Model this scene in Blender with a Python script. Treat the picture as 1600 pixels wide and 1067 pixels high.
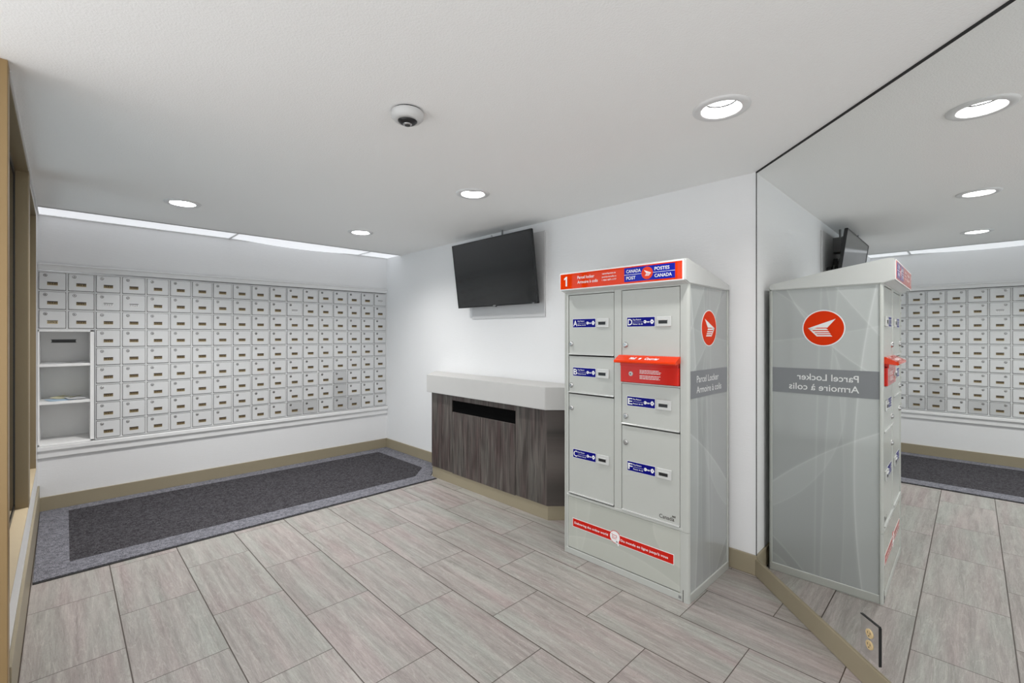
import bpy, bmesh, math, random
from mathutils import Vector, Matrix
random.seed(7)
for o in list(bpy.data.objects): bpy.data.objects.remove(o)
scn = bpy.context.scene
col = scn.collection
R = math.radians

# ------------------------------------------------------------------ camera, world, exposure
cam_d = bpy.data.cameras.new('camera'); cam = bpy.data.objects.new('camera', cam_d); col.objects.link(cam)
cam.location = (-2.7105, -4.8741, 1.3125); cam.rotation_euler = (R(90), 0, -R(44.3))
cam_d.sensor_width = 36; cam_d.lens = 719.04/1600*36; cam_d.shift_y = -10.26/1600
cam_d.clip_start = 0.02
scn.camera = cam
w = bpy.data.worlds.new('world'); scn.world = w; w.use_nodes = True
w.node_tree.nodes['Background'].inputs[0].default_value = (.97, 0.985, 1, 1)
w.node_tree.nodes['Background'].inputs[1].default_value = 1.42
scn.view_settings.view_transform = 'Standard'; scn.view_settings.look = 'None'
scn.view_settings.gamma = 1; scn.view_settings.use_curve_mapping = False
scn.view_settings.exposure = 0.48
LAMP_W = [11.5, 17, 6.5, 5.5, 3.5]     # watts of each downlight (the far ones burn brighter)
HC = 2.202; D = 4.013; L = 2.845; MA = R(44.65)
md = Vector((-math.sin(MA), -math.cos(MA), 0)); mn = Vector((-math.cos(MA), math.sin(MA), 0))  # mirror direction, normal into the room
MQ = Vector((0, -D, 0))

# ------------------------------------------------------------------ materials
def srgb(r, g, b):
    f = lambda c: (c/255/12.92) if c/255 <= .04045 else ((c/255+.055)/1.055)**2.4
    return (f(r), f(g), f(b), 1)
def pm(name, c, rough=.5, metal=0, spec=.5, emit=None, es=0, bump=None, coat=0, vary=0):
    m = bpy.data.materials.new(name); m.use_nodes = True
    nt = m.node_tree; b = nt.nodes['Principled BSDF']
    b.inputs['Base Color'].default_value = c; b.inputs['Roughness'].default_value = rough
    b.inputs['Metallic'].default_value = metal; b.inputs['Specular IOR Level'].default_value = spec
    if coat: b.inputs['Coat Weight'].default_value = coat; b.inputs['Coat Roughness'].default_value = .1
    if emit: b.inputs['Emission Color'].default_value = emit; b.inputs['Emission Strength'].default_value = es
    tc = nt.nodes.new('ShaderNodeTexCoord')
    if bump:
        sc, st, dist = bump
        mp = nt.nodes.new('ShaderNodeMapping'); mp.inputs['Scale'].default_value = sc
        nz = nt.nodes.new('ShaderNodeTexNoise'); nz.inputs['Scale'].default_value = 1; nz.inputs['Detail'].default_value = 3
        bp = nt.nodes.new('ShaderNodeBump'); bp.inputs['Strength'].default_value = st; bp.inputs['Distance'].default_value = dist
        nt.links.new(tc.outputs['Object'], mp.inputs[0]); nt.links.new(mp.outputs[0], nz.inputs['Vector'])
        nt.links.new(nz.outputs[0], bp.inputs['Height']); nt.links.new(bp.outputs[0], b.inputs['Normal'])
    if vary:
        nz = nt.nodes.new('ShaderNodeTexNoise'); nz.inputs['Scale'].default_value = 9; nz.inputs['Detail'].default_value = 4
        mr = nt.nodes.new('ShaderNodeMapRange'); mr.inputs[3].default_value = 1-vary; mr.inputs[4].default_value = 1+vary
        vm = nt.nodes.new('ShaderNodeVectorMath'); vm.operation = 'SCALE'; vm.inputs[0].default_value = c[:3]
        nt.links.new(tc.outputs['Object'], nz.inputs['Vector']); nt.links.new(nz.outputs[0], mr.inputs[0])
        nt.links.new(mr.outputs[0], vm.inputs['Scale']); nt.links.new(vm.outputs[0], b.inputs['Base Color'])
    return m
M = {}
M['wall'] = pm('wall_paint', (.78, .78, .785, 1), .75, bump=((14, 14, 320), .25, .004), spec=.25)
M['ceil'] = pm('ceiling_stipple', (.91, .905, .895, 1), .9, bump=((170, 170, 170), .35, .004), spec=.15)
M['trim'] = pm('white_trim', (.78, .78, .78, 1), .45, vary=.02)
M['base'] = pm('taupe_baseboard', srgb(150, 140, 118), .4, vary=.03)
M['bronze'] = pm('bronze_frame', srgb(140, 124, 96), .42, .35, bump=((3, 3, 300), .1, .002))
M['gold'] = pm('gold_frame', srgb(158, 132, 92), .4, .3, bump=((300, 300, 2), .1, .002))
M['silver'] = pm('mailbox_aluminium', (.68, .685, .69, 1), .42, .15, vary=.03)
M['silver2'] = pm('mailbox_aluminium_dull', (.55, .555, .56, 1), .45, .25, vary=.03)
M['frame'] = pm('mailbox_frame_grey', (.74, .745, .75, 1), .45, .1, vary=.02)
M['dark'] = pm('dark_gap', (.02, .02, .02, 1), .8, vary=.1)
M['black'] = pm('black_plastic', (.008, .008, .009, 1), .35, vary=.1)
M['brass'] = pm('brass_plate', srgb(165, 145, 95), .4, .3, vary=.08)
M['brass2'] = pm('plate_rim', srgb(205, 188, 150), .4, vary=.05)
M['brown'] = pm('plate_brown', srgb(62, 46, 32), .5, vary=.2)
M['ink'] = pm('dark_ink', (.03, .022, .015, 1), .7, vary=.1)
M['slotblack'] = pm('matt_black', (.003, .003, .003, 1), .9, spec=.05, vary=.1)
M['chrome'] = pm('chrome', (.5, .5, .5, 1), .25, .9, vary=.05)
M['white'] = pm('white_lettering', (.85, .85, .85, 1), .5, vary=.01)
M['counter'] = pm('counter_laminate', (.52, .512, .5, 1), .5, vary=.02)
M['red'] = pm('red_panel', srgb(218, 54, 5), .03, spec=.25, vary=.03)
M['redd'] = pm('red_steel', srgb(200, 26, 10), .12, spec=.3, vary=.04)
M['blue'] = pm('blue_label', srgb(8, 8, 118), .3, spec=.1, vary=.03)
M['emblem'] = pm('emblem_red', srgb(216, 52, 6), .5, spec=.1, vary=.03)
M['hblue'] = pm('blue_header', srgb(18, 34, 160), .1, spec=.2, vary=.03)
M['board'] = pm('board_grey', (.57, .57, .575, 1), .6, vary=.02)  # grey, a step darker than the wall around it
M['film_rail'] = pm('tan_sill', srgb(196, 178, 148), .5, vary=.03)
M['lock'] = pm('locker_grey', srgb(184, 186, 181), .28, vary=.015)
M['lockw'] = pm('locker_cap_white', srgb(198, 199, 197), .2, vary=.01)
M['band'] = pm('grey_band', srgb(128, 130, 134), .35, vary=.02)
M['wtxt'] = pm('white_band_lettering', (.8, .8, .8, 1), .5, vary=.01)
M['screen'] = pm('tv_screen', (.008, .009, .010, 1), .10, spec=.8, vary=.2)
M['lampw'] = pm('lamp_white', (.85, .85, .85, 1), .4, vary=.01)
M['camw'] = pm('camera_white', (.62, .62, .615, 1), .45, vary=.01)
M['lampt'] = pm('trim_ring_white', (.72, .72, .72, 1), .4, vary=.01)
M['lampe'] = pm('lamp_led', (.9, .9, .9, 1), .5, emit=(1, .985, .96, 1), es=2)
M['diff'] = pm('light_diffuser', (.8, .8, .82, 1), .6, emit=(.93, .96, 1, 1), es=.44)
M['rugb'] = None
M['ivory'] = pm('ivory_receptacle', srgb(205, 180, 135), .4, vary=.03)
M['steel'] = pm('steel_plate', (.75, .77, .76, 1), .08, 1)
M['grey'] = pm('grey_box', srgb(125, 125, 125), .5, vary=.1)
M['pblue'] = pm('flyer_blue', srgb(190, 216, 238), .5, vary=.12)
M['pyel'] = pm('flyer_yellow', srgb(228, 224, 190), .5, vary=.12)
M['pwht'] = pm('paper_white', srgb(225, 226, 228), .5, vary=.04)
M['shelf'] = pm('shelf_white', (.88, .88, .875, 1), .5, vary=.01)
M['lobby'] = pm('lobby_wall', (.7, .69, .67, 1), .7, vary=.02)

def newmat(name, rough=.5):
    m = bpy.data.materials.new(name); m.use_nodes = True; nt = m.node_tree
    b = nt.nodes['Principled BSDF']; b.inputs['Roughness'].default_value = rough
    tc = nt.nodes.new('ShaderNodeTexCoord')
    def N(op, a, b2=None, c=None, clamp=False):
        n = nt.nodes.new('ShaderNodeMath'); n.operation = op; n.use_clamp = clamp
        for i, v in enumerate((a, b2, c)):
            if v is None: continue
            if isinstance(v, (int, float)): n.inputs[i].default_value = v
            else: nt.links.new(v, n.inputs[i])
        return n.outputs[0]
    return m, nt, b, tc, N
def mixc(nt, f, a, b):
    n = nt.nodes.new('ShaderNodeMix'); n.data_type = 'RGBA'
    for s, v in ((n.inputs[0], f), (n.inputs[6], a), (n.inputs[7], b)):
        if isinstance(v, (int, float)): s.default_value = v
        elif isinstance(v, tuple): s.default_value = v
        else: nt.links.new(v, s)
    return n.outputs[2]
def comb(nt, x, y, z):
    n = nt.nodes.new('ShaderNodeCombineXYZ')
    for i, v in enumerate((x, y, z)):
        if isinstance(v, (int, float)): n.inputs[i].default_value = v
        else: nt.links.new(v, n.inputs[i])
    return n.outputs[0]

def floor_mat():
    m, nt, b, tc, N = newmat('travertine_tile', .38)
    sp = nt.nodes.new('ShaderNodeSeparateXYZ'); nt.links.new(tc.outputs['Object'], sp.inputs[0])
    X, Y = sp.outputs[0], sp.outputs[1]
    u = N('DIVIDE', N('ADD', X, 1.8977), .3113); c = N('FLOOR', u)
    par = N('FLOORED_MODULO', c, 2)
    v = N('ADD', N('DIVIDE', N('SUBTRACT', -1.7491, Y), .61), N('MULTIPLY', N('SUBTRACT', 1, par), .5)); r = N('FLOOR', v)
    fu = N('FRACT', u); fv = N('FRACT', v)
    du = N('MULTIPLY', N('MINIMUM', fu, N('SUBTRACT', 1, fu)), .3113)
    dv = N('MULTIPLY', N('MINIMUM', fv, N('SUBTRACT', 1, fv)), .61)
    g = N('MAXIMUM', N('LESS_THAN', du, .0023), N('LESS_THAN', dv, .0017))
    wn = nt.nodes.new('ShaderNodeTexWhiteNoise'); wn.noise_dimensions = '2D'
    nt.links.new(comb(nt, c, r, 0), wn.inputs['Vector'])
    ws = nt.nodes.new('ShaderNodeSeparateColor'); nt.links.new(wn.outputs['Color'], ws.inputs[0])
    def noise(sx, sy, detail, k, dist=0, rough=.5):
        vec = comb(nt, N('ADD', N('MULTIPLY', X, sx), N('MULTIPLY', ws.outputs[0], 37.0*k)), N('ADD', N('MULTIPLY', Y, sy), N('MULTIPLY', ws.outputs[1], 29.0)), N('MULTIPLY', ws.outputs[2], 17.0))
        n = nt.nodes.new('ShaderNodeTexNoise'); n.inputs['Scale'].default_value = 1; n.inputs['Detail'].default_value = detail
        n.inputs['Distortion'].default_value = dist; n.inputs['Roughness'].default_value = rough
        nt.links.new(vec, n.inputs['Vector']); return n.outputs[0]
    big = noise(9, .9, 2, 1, .4)
    fine = noise(120, 9.0, 7, 1, 1.3, .72)
    mid = noise(30, 2.0, 4, .8, .8)
    grain = noise(300, 150, 4, 1, .6, .7)
    vein = noise(24, 2.2, 5, .7, 1.5)
    tint = N('MULTIPLY_ADD', N('SUBTRACT', big, .5), 2.6, .5, True)
    pink = srgb(178, 166, 163); green = srgb(171, 172, 166)
    cc = mixc(nt, tint, pink, green)
    dkc = mixc(nt, tint, srgb(132, 121, 118), srgb(132, 132, 125))
    f2 = N('ADD', N('MULTIPLY', N('SUBTRACT', fine, .5), 1.9), N('MULTIPLY', N('SUBTRACT', mid, .5), 1.7))
    cc = mixc(nt, N('ADD', f2, .40, None, True), cc, dkc)
    lv = N('MULTIPLY', N('SUBTRACT', 1, N('MULTIPLY', N('ABSOLUTE', N('SUBTRACT', vein, .52)), 60), None, True), .28)
    cc = mixc(nt, lv, cc, srgb(212, 205, 199))
    dk = N('MULTIPLY', N('SUBTRACT', 1, N('MULTIPLY', N('ABSOLUTE', N('SUBTRACT', vein, .42)), 70), None, True), .3)
    cc = mixc(nt, dk, cc, srgb(128, 121, 116))
    cc = mixc(nt, N('MULTIPLY', N('SUBTRACT', grain, .5), 2.2, None, True), cc, srgb(120, 112, 108))
    val = N('MULTIPLY_ADD', ws.outputs[0], .10, .86)
    vm = nt.nodes.new('ShaderNodeVectorMath'); vm.operation = 'SCALE'; nt.links.new(cc, vm.inputs[0]); nt.links.new(val, vm.inputs['Scale'])
    cc = mixc(nt, g, vm.outputs[0], srgb(62, 50, 42))
    nt.links.new(cc, b.inputs['Base Color'])
    bp = nt.nodes.new('ShaderNodeBump'); bp.inputs['Strength'].default_value = .35; bp.inputs['Distance'].default_value = .002
    nt.links.new(N('SUBTRACT', N('MULTIPLY', fine, .35), g), bp.inputs['Height']); nt.links.new(bp.outputs[0], b.inputs['Normal'])
    return m
M['floor'] = floor_mat()

def wood_mat():
    m, nt, b, tc, N = newmat('dark_woodgrain', .45)
    sp = nt.nodes.new('ShaderNodeSeparateXYZ'); nt.links.new(tc.outputs['Object'], sp.inputs[0])
    a = N('ADD', sp.outputs[0], sp.outputs[1])
    def noise(s, z, d, dist):
        n = nt.nodes.new('ShaderNodeTexNoise'); n.inputs['Scale'].default_value = 1; n.inputs['Detail'].default_value = d; n.inputs['Distortion'].default_value = dist
        nt.links.new(comb(nt, N('MULTIPLY', a, s), 0, N('MULTIPLY', sp.outputs[2], z)), n.inputs['Vector']); return n.outputs[0]
    f = N('MULTIPLY_ADD', N('SUBTRACT', noise(60, 3.5, 5, .6), .5), 3.0, .5, True)
    g = N('MULTIPLY_ADD', N('SUBTRACT', noise(13, 1.6, 2, .3), .5), 3.0, .5, True)
    cc = mixc(nt, f, mixc(nt, g, srgb(44, 35, 32), srgb(62, 58, 54)), mixc(nt, g, srgb(84, 68, 66), srgb(106, 101, 96)))
    nt.links.new(cc, b.inputs['Base Color']); return m
M['wood'] = wood_mat()

def carpet_mat(name, c1, c2):
    m, nt, b, tc, N = newmat(name, .95); b.inputs['Specular IOR Level'].default_value = .1
    n = nt.nodes.new('ShaderNodeTexNoise'); n.inputs['Scale'].default_value = 240; n.inputs['Detail'].default_value = 3
    nt.links.new(tc.outputs['Object'], n.inputs['Vector'])
    n2 = nt.nodes.new('ShaderNodeTexNoise'); n2.inputs['Scale'].default_value = 55; n2.inputs['Detail'].default_value = 2
    nt.links.new(tc.outputs['Object'], n2.inputs['Vector'])
    f = N('MULTIPLY_ADD', N('SUBTRACT', N('ADD', N('MULTIPLY', n.outputs[0], .7), N('MULTIPLY', n2.outputs[0], .3)), .5), 8, .5, True)
    nt.links.new(mixc(nt, f, c1, c2), b.inputs['Base Color'])
    bp = nt.nodes.new('ShaderNodeBump'); bp.inputs['Strength'].default_value = .8; bp.inputs['Distance'].default_value = .004
    nt.links.new(n.outputs[0], bp.inputs['Height']); nt.links.new(bp.outputs[0], b.inputs['Normal'])
    return m
M['rugb'] = carpet_mat('rug_border_grey', srgb(82, 82, 88), srgb(138, 138, 146))
M['rugd'] = carpet_mat('rug_dark', srgb(38, 37, 40), srgb(82, 80, 84))

def circ3(p, q, r):
    ax, ay = p; bx, by = q; cx, cy = r
    d = 2*(ax*(by-cy)+bx*(cy-ay)+cx*(ay-by))
    ux = ((ax*ax+ay*ay)*(by-cy)+(bx*bx+by*by)*(cy-ay)+(cx*cx+cy*cy)*(ay-by))/d
    uy = ((ax*ax+ay*ay)*(cx-bx)+(bx*bx+by*by)*(ax-cx)+(cx*cx+cy*cy)*(bx-ax))/d
    return ux, uy, math.hypot(ax-ux, ay-uy)
def swirl_mat(name, base, axis, arcs):
    # printed film of overlapping translucent arcs
    m, nt, b, tc, N = newmat(name, .1)
    sp = nt.nodes.new('ShaderNodeSeparateXYZ'); nt.links.new(tc.outputs['Object'], sp.inputs[0])
    U, Z = sp.outputs[axis], sp.outputs[2]
    tot = None
    for p, q, r, fill, line in arcs:
        cx, cy, rad = circ3(p, q, r)
        dx = N('SUBTRACT', U, cx); dy = N('SUBTRACT', Z, cy)
        d = N('SUBTRACT', N('SQRT', N('ADD', N('MULTIPLY', dx, dx), N('MULTIPLY', dy, dy))), rad)
        # soft-sided fill fading away from the edge, and a bright rim
        fl = N('MULTIPLY', N('MULTIPLY', N('LESS_THAN', d, 0), N('EXPONENT', N('MULTIPLY', N('ABSOLUTE', d), -4))), fill*1.5)
        ln = N('MULTIPLY', N('EXPONENT', N('MULTIPLY', N('ABSOLUTE', d), -260)), line*1.4)
        s = N('ADD', fl, ln); tot = s if tot is None else N('ADD', tot, s)
    tot = N('ADD', tot, 1)
    vm = nt.nodes.new('ShaderNodeVectorMath'); vm.operation = 'SCALE'; vm.inputs[0].default_value = base[:3]
    nt.links.new(tot, vm.inputs['Scale']); nt.links.new(vm.outputs[0], b.inputs['Base Color'])
    return m
M['side'] = swirl_mat('locker_side_film', srgb(166, 169, 168), 0, [
    ((.25, .48), (.02, .675), (-.25, .84), .10, .14), ((-.15, 1.0), (-.135, .55), (-.165, .05), .12, .2),
    ((.25, .2), (.17, .13), (.08, .035), -.08, .12), ((.16, 1.55), (.09, 1.42), (-.10, 1.2), .10, .12),
    ((-.05, 1.57), (-.12, 1.47), (-.22, 1.33), .10, .08), ((.25, 1.28), (.0, 1.31), (-.25, 1.36), -.05, .05),
    ((.02, 1.0), (.03, .5), (.035, .05), .0, .09), ((-.03, 1.0), (-.005, .5), (.01, .05), .05, .09), ((-.06, 1.2), (-.09, .7), (-.08, .05), -.04, .05),
    ((.25, .1), (.2, .08), (.15, .03), .06, .08), ((-.1, 1.0), (-.06, 1.2), (.05, 1.4), .05, .06)])
M['lowf'] = swirl_mat('locker_lower_film', srgb(178, 180, 172), 1, [
    ((.37, .10), (.1, .14), (-.2, .11), .05, .05), ((.2, .34), (.22, .2), (.26, .05), .03, .05), ((-.2, .3), (-.26, .2), (-.37, .16), .06, .05),
    ((.3, .34), (.3, .2), (.29, .05), .0, .05)])
def glass_mat():
    m = bpy.data.materials.new('window_glass'); m.use_nodes = True; nt = m.node_tree
    nt.nodes.remove(nt.nodes['Principled BSDF']); out = nt.nodes['Material Output']
    tr = nt.nodes.new('ShaderNodeBsdfTransparent'); tr.inputs[0].default_value = (.86, .93, .96, 1)
    gl = nt.nodes.new('ShaderNodeBsdfGlossy'); gl.inputs['Roughness'].default_value = .02
    fr = nt.nodes.new('ShaderNodeFresnel'); fr.inputs[0].default_value = 1.45
    mx = nt.nodes.new('ShaderNodeMixShader'); nt.links.new(fr.outputs[0], mx.inputs[0]); nt.links.new(tr.outputs[0], mx.inputs[1]); nt.links.new(gl.outputs[0], mx.inputs[2])
    nt.links.new(mx.outputs[0], out.inputs[0]); return m
M['glass'] = glass_mat()
def mirror_mat():
    m, nt, b, tc, N = newmat('mirror_silvering', 0.0)
    b.inputs['Base Color'].default_value = (.90, .915, .905, 1); b.inputs['Metallic'].default_value = 1
    return m
M['mirror'] = mirror_mat()

# ------------------------------------------------------------------ mesh builder
_tc = {}
def text_geo(s, bold=0):
    key = (s, bold)
    if key in _tc: return _tc[key]
    cu = bpy.data.curves.new('t', 'FONT'); cu.body = s; cu.size = 1; cu.resolution_u = 3; cu.offset = bold; cu.extrude = 0
    ob = bpy.data.objects.new('t', cu); col.objects.link(ob); bpy.context.view_layer.update()
    dg = bpy.context.evaluated_depsgraph_get(); me = bpy.data.meshes.new_from_object(ob.evaluated_get(dg))
    vs = [v.co.copy() for v in me.vertices]; fs = [tuple(p.vertices) for p in me.polygons]
    bpy.data.objects.remove(ob); bpy.data.meshes.remove(me)
    _tc[key] = (vs, fs); return _tc[key]
class MB:
    def __init__(s): s.v = []; s.f = []; s.m = []; s.sm = []; s.mats = []
    def mi(s, name):
        if name not in s.mats: s.mats.append(name)
        return s.mats.index(name)
    def add(s, vs, fs, mat, smooth=False):
        o = len(s.v); k = s.mi(mat); s.v += [Vector(v) for v in vs]
        for f in fs: s.f.append(tuple(o+i for i in f)); s.m.append(k); s.sm.append(smooth)
        return s
    def bm(s, b, mat, smooth=False):
        b.verts.index_update(); s.add([v.co.copy() for v in b.verts], [tuple(v.index for v in f.verts) for f in b.faces], mat, smooth); b.free(); return s
    def box(s, x0, x1, y0, y1, z0, z1, mat, bev=0, seg=1, mtx=None):
        b = bmesh.new(); bmesh.ops.create_cube(b, size=1)
        for v in b.verts: v.co = Vector(((x0+x1)/2+v.co.x*abs(x1-x0), (y0+y1)/2+v.co.y*abs(y1-y0), (z0+z1)/2+v.co.z*abs(z1-z0)))
        if bev: bmesh.ops.bevel(b, geom=b.edges[:]+b.verts[:], offset=bev, segments=seg, affect='EDGES', clamp_overlap=True)
        if mtx: b.transform(mtx)
        return s.bm(b, mat)
    def prism(s, pts, z0, z1, mat, bev=0):          # polygon in xy extruded along z
        b = bmesh.new(); lo = [b.verts.new((p[0], p[1], z0)) for p in pts]; hi = [b.verts.new((p[0], p[1], z1)) for p in pts]
        n = len(pts); b.faces.new(lo[::-1]); b.faces.new(hi)
        for i in range(n): b.faces.new((lo[i], lo[(i+1) % n], hi[(i+1) % n], hi[i]))
        bmesh.ops.recalc_face_normals(b, faces=b.faces[:])
        if bev: bmesh.ops.bevel(b, geom=b.edges[:]+b.verts[:], offset=bev, segments=2, affect='EDGES', clamp_overlap=True)
        return s.bm(b, mat)
    def plate(s, o, e, up, pts, t, mat):              # polygon in the plane (o, e, up), raised t along the outward normal
        e = Vector(e); up = Vector(up); n = e.cross(up); o = Vector(o)
        f = [o+e*p[0]+up*p[1] for p in pts]; k = len(pts)
        vs = f+[q+n*t for q in f]
        fs = [tuple(range(k, 2*k))]+[(i, (i+1) % k, (i+1) % k+k, i+k) for i in range(k)]
        b = bmesh.new(); bv = [b.verts.new(q) for q in vs]
        for q in fs: b.faces.new([bv[i] for i in q])
        return s.bm(b, mat)
    def lathe(s, c, axis, prof, mat, seg=32, smooth=True, cap0=True, cap1=True):
        ax = Vector(axis).normalized(); a = ax.orthogonal().normalized(); bb = ax.cross(a); c = Vector(c)
        vs = []; fs = []
        for r, h in prof:
            for i in range(seg):
                t = 2*math.pi*i/seg; vs.append(c+ax*h+(a*math.cos(t)+bb*math.sin(t))*r)
        for j in range(len(prof)-1):
            for i in range(seg):
                k = (i+1) % seg; fs.append((j*seg+i, j*seg+k, (j+1)*seg+k, (j+1)*seg+i))
        s.add(vs, fs, mat, smooth)
        n = len(prof)-1
        if cap0: s.add([vs[i] for i in range(seg)], [tuple(range(seg))[::-1]], mat)
        if cap1: s.add([vs[n*seg+i] for i in range(seg)], [tuple(range(seg))], mat)
        return s
    def tube(s, pts, r, mat, seg=8):
        pts = [Vector(p) for p in pts]; vs = []; fs = []
        for j, p in enumerate(pts):
            d = (pts[min(j+1, len(pts)-1)]-pts[max(j-1, 0)]).normalized(); a = d.orthogonal().normalized(); b = d.cross(a)
            for i in range(seg):
                t = 2*math.pi*i/seg; vs.append(p+(a*math.cos(t)+b*math.sin(t))*r)
        for j in range(len(pts)-1):
            for i in range(seg):
                k = (i+1) % seg; fs.append((j*seg+i, j*seg+k, (j+1)*seg+k, (j+1)*seg+i))
        return s.add(vs, fs, mat, True)
    def text(s, str_, o, e, up, h, mat, width=None, off=.0008, bold=0, shear=0):
        # h = cap height; o = left end of the base line
        vs, fs = text_geo(str_, bold)
        if not vs: return s
        xs = [v.x for v in vs]; x0 = min(xs); x1 = max(xs); k = h/.70
        kx = k if width is None else width/(x1-x0)
        e = Vector(e); up = Vector(up); n = e.cross(up); o = Vector(o)
        return s.add([o+e*((v.x-x0)*kx+shear*v.y*k)+up*(v.y*k)+n*off for v in vs], fs, mat)
    def build(s, name, parent=None, origin=None, **kw):
        org = Vector(origin) if origin is not None else (W[parent.name].copy() if parent else Vector((0, 0, 0)))
        me = bpy.data.meshes.new(name); me.from_pydata([v-org for v in s.v], [], s.f)
        for mname in s.mats: me.materials.append(M[mname])
        me.polygons.foreach_set('material_index', s.m); me.polygons.foreach_set('use_smooth', s.sm); me.update()
        b = bmesh.new(); b.from_mesh(me); b.to_mesh(me); b.free()
        o = bpy.data.objects.new(name, me); col.objects.link(o); W[o.name] = org
        if parent: o.parent = parent; o.location = org-W[parent.name]
        else: o.location = org
        for k, v in kw.items(): o[k] = v
        return o
W = {}
def thing(name, loc, label, cat, group=None):
    o = bpy.data.objects.new(name, None); col.objects.link(o); o.location = loc; W[o.name] = Vector(loc); o.empty_display_size = .1
    o['label'] = label; o['category'] = cat
    if group: o['group'] = group
    return o
def S(mb, name, parent=None): return mb.build(name, parent, **({} if parent else {'kind': 'structure'}))

# ------------------------------------------------------------------ room shell
XL, YB = -3.5, -6.5
S(MB().box(XL, .6, YB, .5, -.05, 0, 'floor'), 'floor')
LX = [-.865, -2.133, -4.2, -5.3]; LY = [-1.12, -2.615, -4.155, -5.9]
holes = [(-.865, -1.105), (-2.133, -1.105), (-.865, -2.63), (-.862, -4.155), (-2.133, -5.9)]
RH = .074
xs = sorted({XL, .6}.union(*[{h[0]-.1, h[0]+.1} for h in holes if abs(h[0]+.862) > .001])); ys = sorted({YB, -.31}.union(*[{h[1]-.1, h[1]+.1} for h in holes]))
cb = MB()
for i in range(len(xs)-1):
    for j in range(len(ys)-1):
        a, b_, c, d = xs[i], xs[i+1], ys[j], ys[j+1]
        h = next((q for q in holes if a-.01 < q[0]-.1 < a+.01 and abs(q[0]+.1-b_) < .01 and abs(q[1]-.1-c) < .01), None)
        if not h: cb.add([(a, c, HC), (b_, c, HC), (b_, d, HC), (a, d, HC)], [(3, 2, 1, 0)], 'ceil'); continue
        n = 32; vs = []; fs = []
        for k in range(n):
            t = 2*math.pi*k/n; x, y = math.cos(t), math.sin(t); q = max(abs(x), abs(y))
            hx, hy = (a+b_)/2, (c+d)/2
            vs += [(hx+x*RH, hy+y*RH, HC), (hx+x/q*.1, hy+y/q*.1, HC)]
        for k in range(n):
            l = (k+1) % n; fs.append((2*k, 2*k+1, 2*l+1, 2*l))
        cb.add(vs, [f[::-1] for f in fs], 'ceil')
cb.box(XL, .6, YB, .5, HC+.12, HC+.17, 'ceil')
cb.box(-L, 0, -.325, -.31, HC, HC+.12, 'ceil')
S(cb, 'ceiling')
# back wall with the recess for the mail boxes
Z0, Z1 = .44, 1.80
bw = MB()
bw.box(XL, -L, 0, .12, 0, HC+.12, 'wall').box(-L, .12, 0, .5, 0, Z0, 'wall').box(-L, .12, 0, .5, Z1, HC+.12, 'wall').box(-L, .12, .48, .52, Z0, Z1, 'wall')
S(bw, 'wall_back')
S(MB().box(0, .12, -D-.05, .5, 0, HC+.12, 'wall'), 'wall_right')
def mp(s, z, off=0): return MQ+md*s+mn*off+Vector((0, 0, z))
SM = 2.15
P0 = MQ; P1 = MQ+md*SM
S(MB().prism([tuple(P0[:2]), tuple(P1[:2]), tuple((P1-mn*.1)[:2]), tuple((P0-mn*.1)[:2])], 0, HC+.1, 'wall'), 'wall_mirror_side')
S(MB().box(P1.x-.02, P1.x+.1, YB, P1.y, 0, HC+.1, 'wall'), 'wall_rear_right')
wf = MB()  # unseen open frame, added to let fill daylight in from behind
for i in range(5):
    x = XL+(P1.x-XL)*i/4; wf.box(x-.03, x+.03, YB-.06, YB, 0, HC, 'bronze')
wf.box(XL, P1.x, YB-.06, YB, 0, .08, 'bronze').box(XL, P1.x, YB-.06, YB, HC-.05, HC, 'bronze')
S(wf, 'added_opening_rear')
wf = MB()  # unseen open frame on the left, added close by for more daylight
for i in range(7):
    y = YB+(0-YB)*i/6; wf.box(XL-.06, XL, y-.03, y+.03, 0, HC, 'bronze')
wf.box(XL-.06, XL, YB, 0, 0, .08, 'bronze').box(XL-.06, XL, YB, 0, HC-.05, HC, 'bronze')
S(wf, 'added_opening_left')
# baseboards
HB = .109
S(MB().box(-L, -.012, -.012, 0, 0, HB, 'base', .002), 'baseboard_back')
S(MB().box(-.012, 0, -1.03, 0, 0, HB, 'base', .002).box(-.012, 0, -D-.0, -2.99, 0, HB, 'base', .002), 'baseboard_right')
bm_ = MB()
a0 = MQ+mn*.0; 
bm_.prism([tuple((MQ+mn*.0)[:2]), tuple((MQ+md*SM)[:2]), tuple((MQ+md*SM+mn*.014)[:2]), tuple((MQ+md*-.0+mn*.014+Vector((0, 0, 0)))[:2])], 0, .092, 'base', .002)
S(bm_, 'baseboard_mirror_side')

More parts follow.
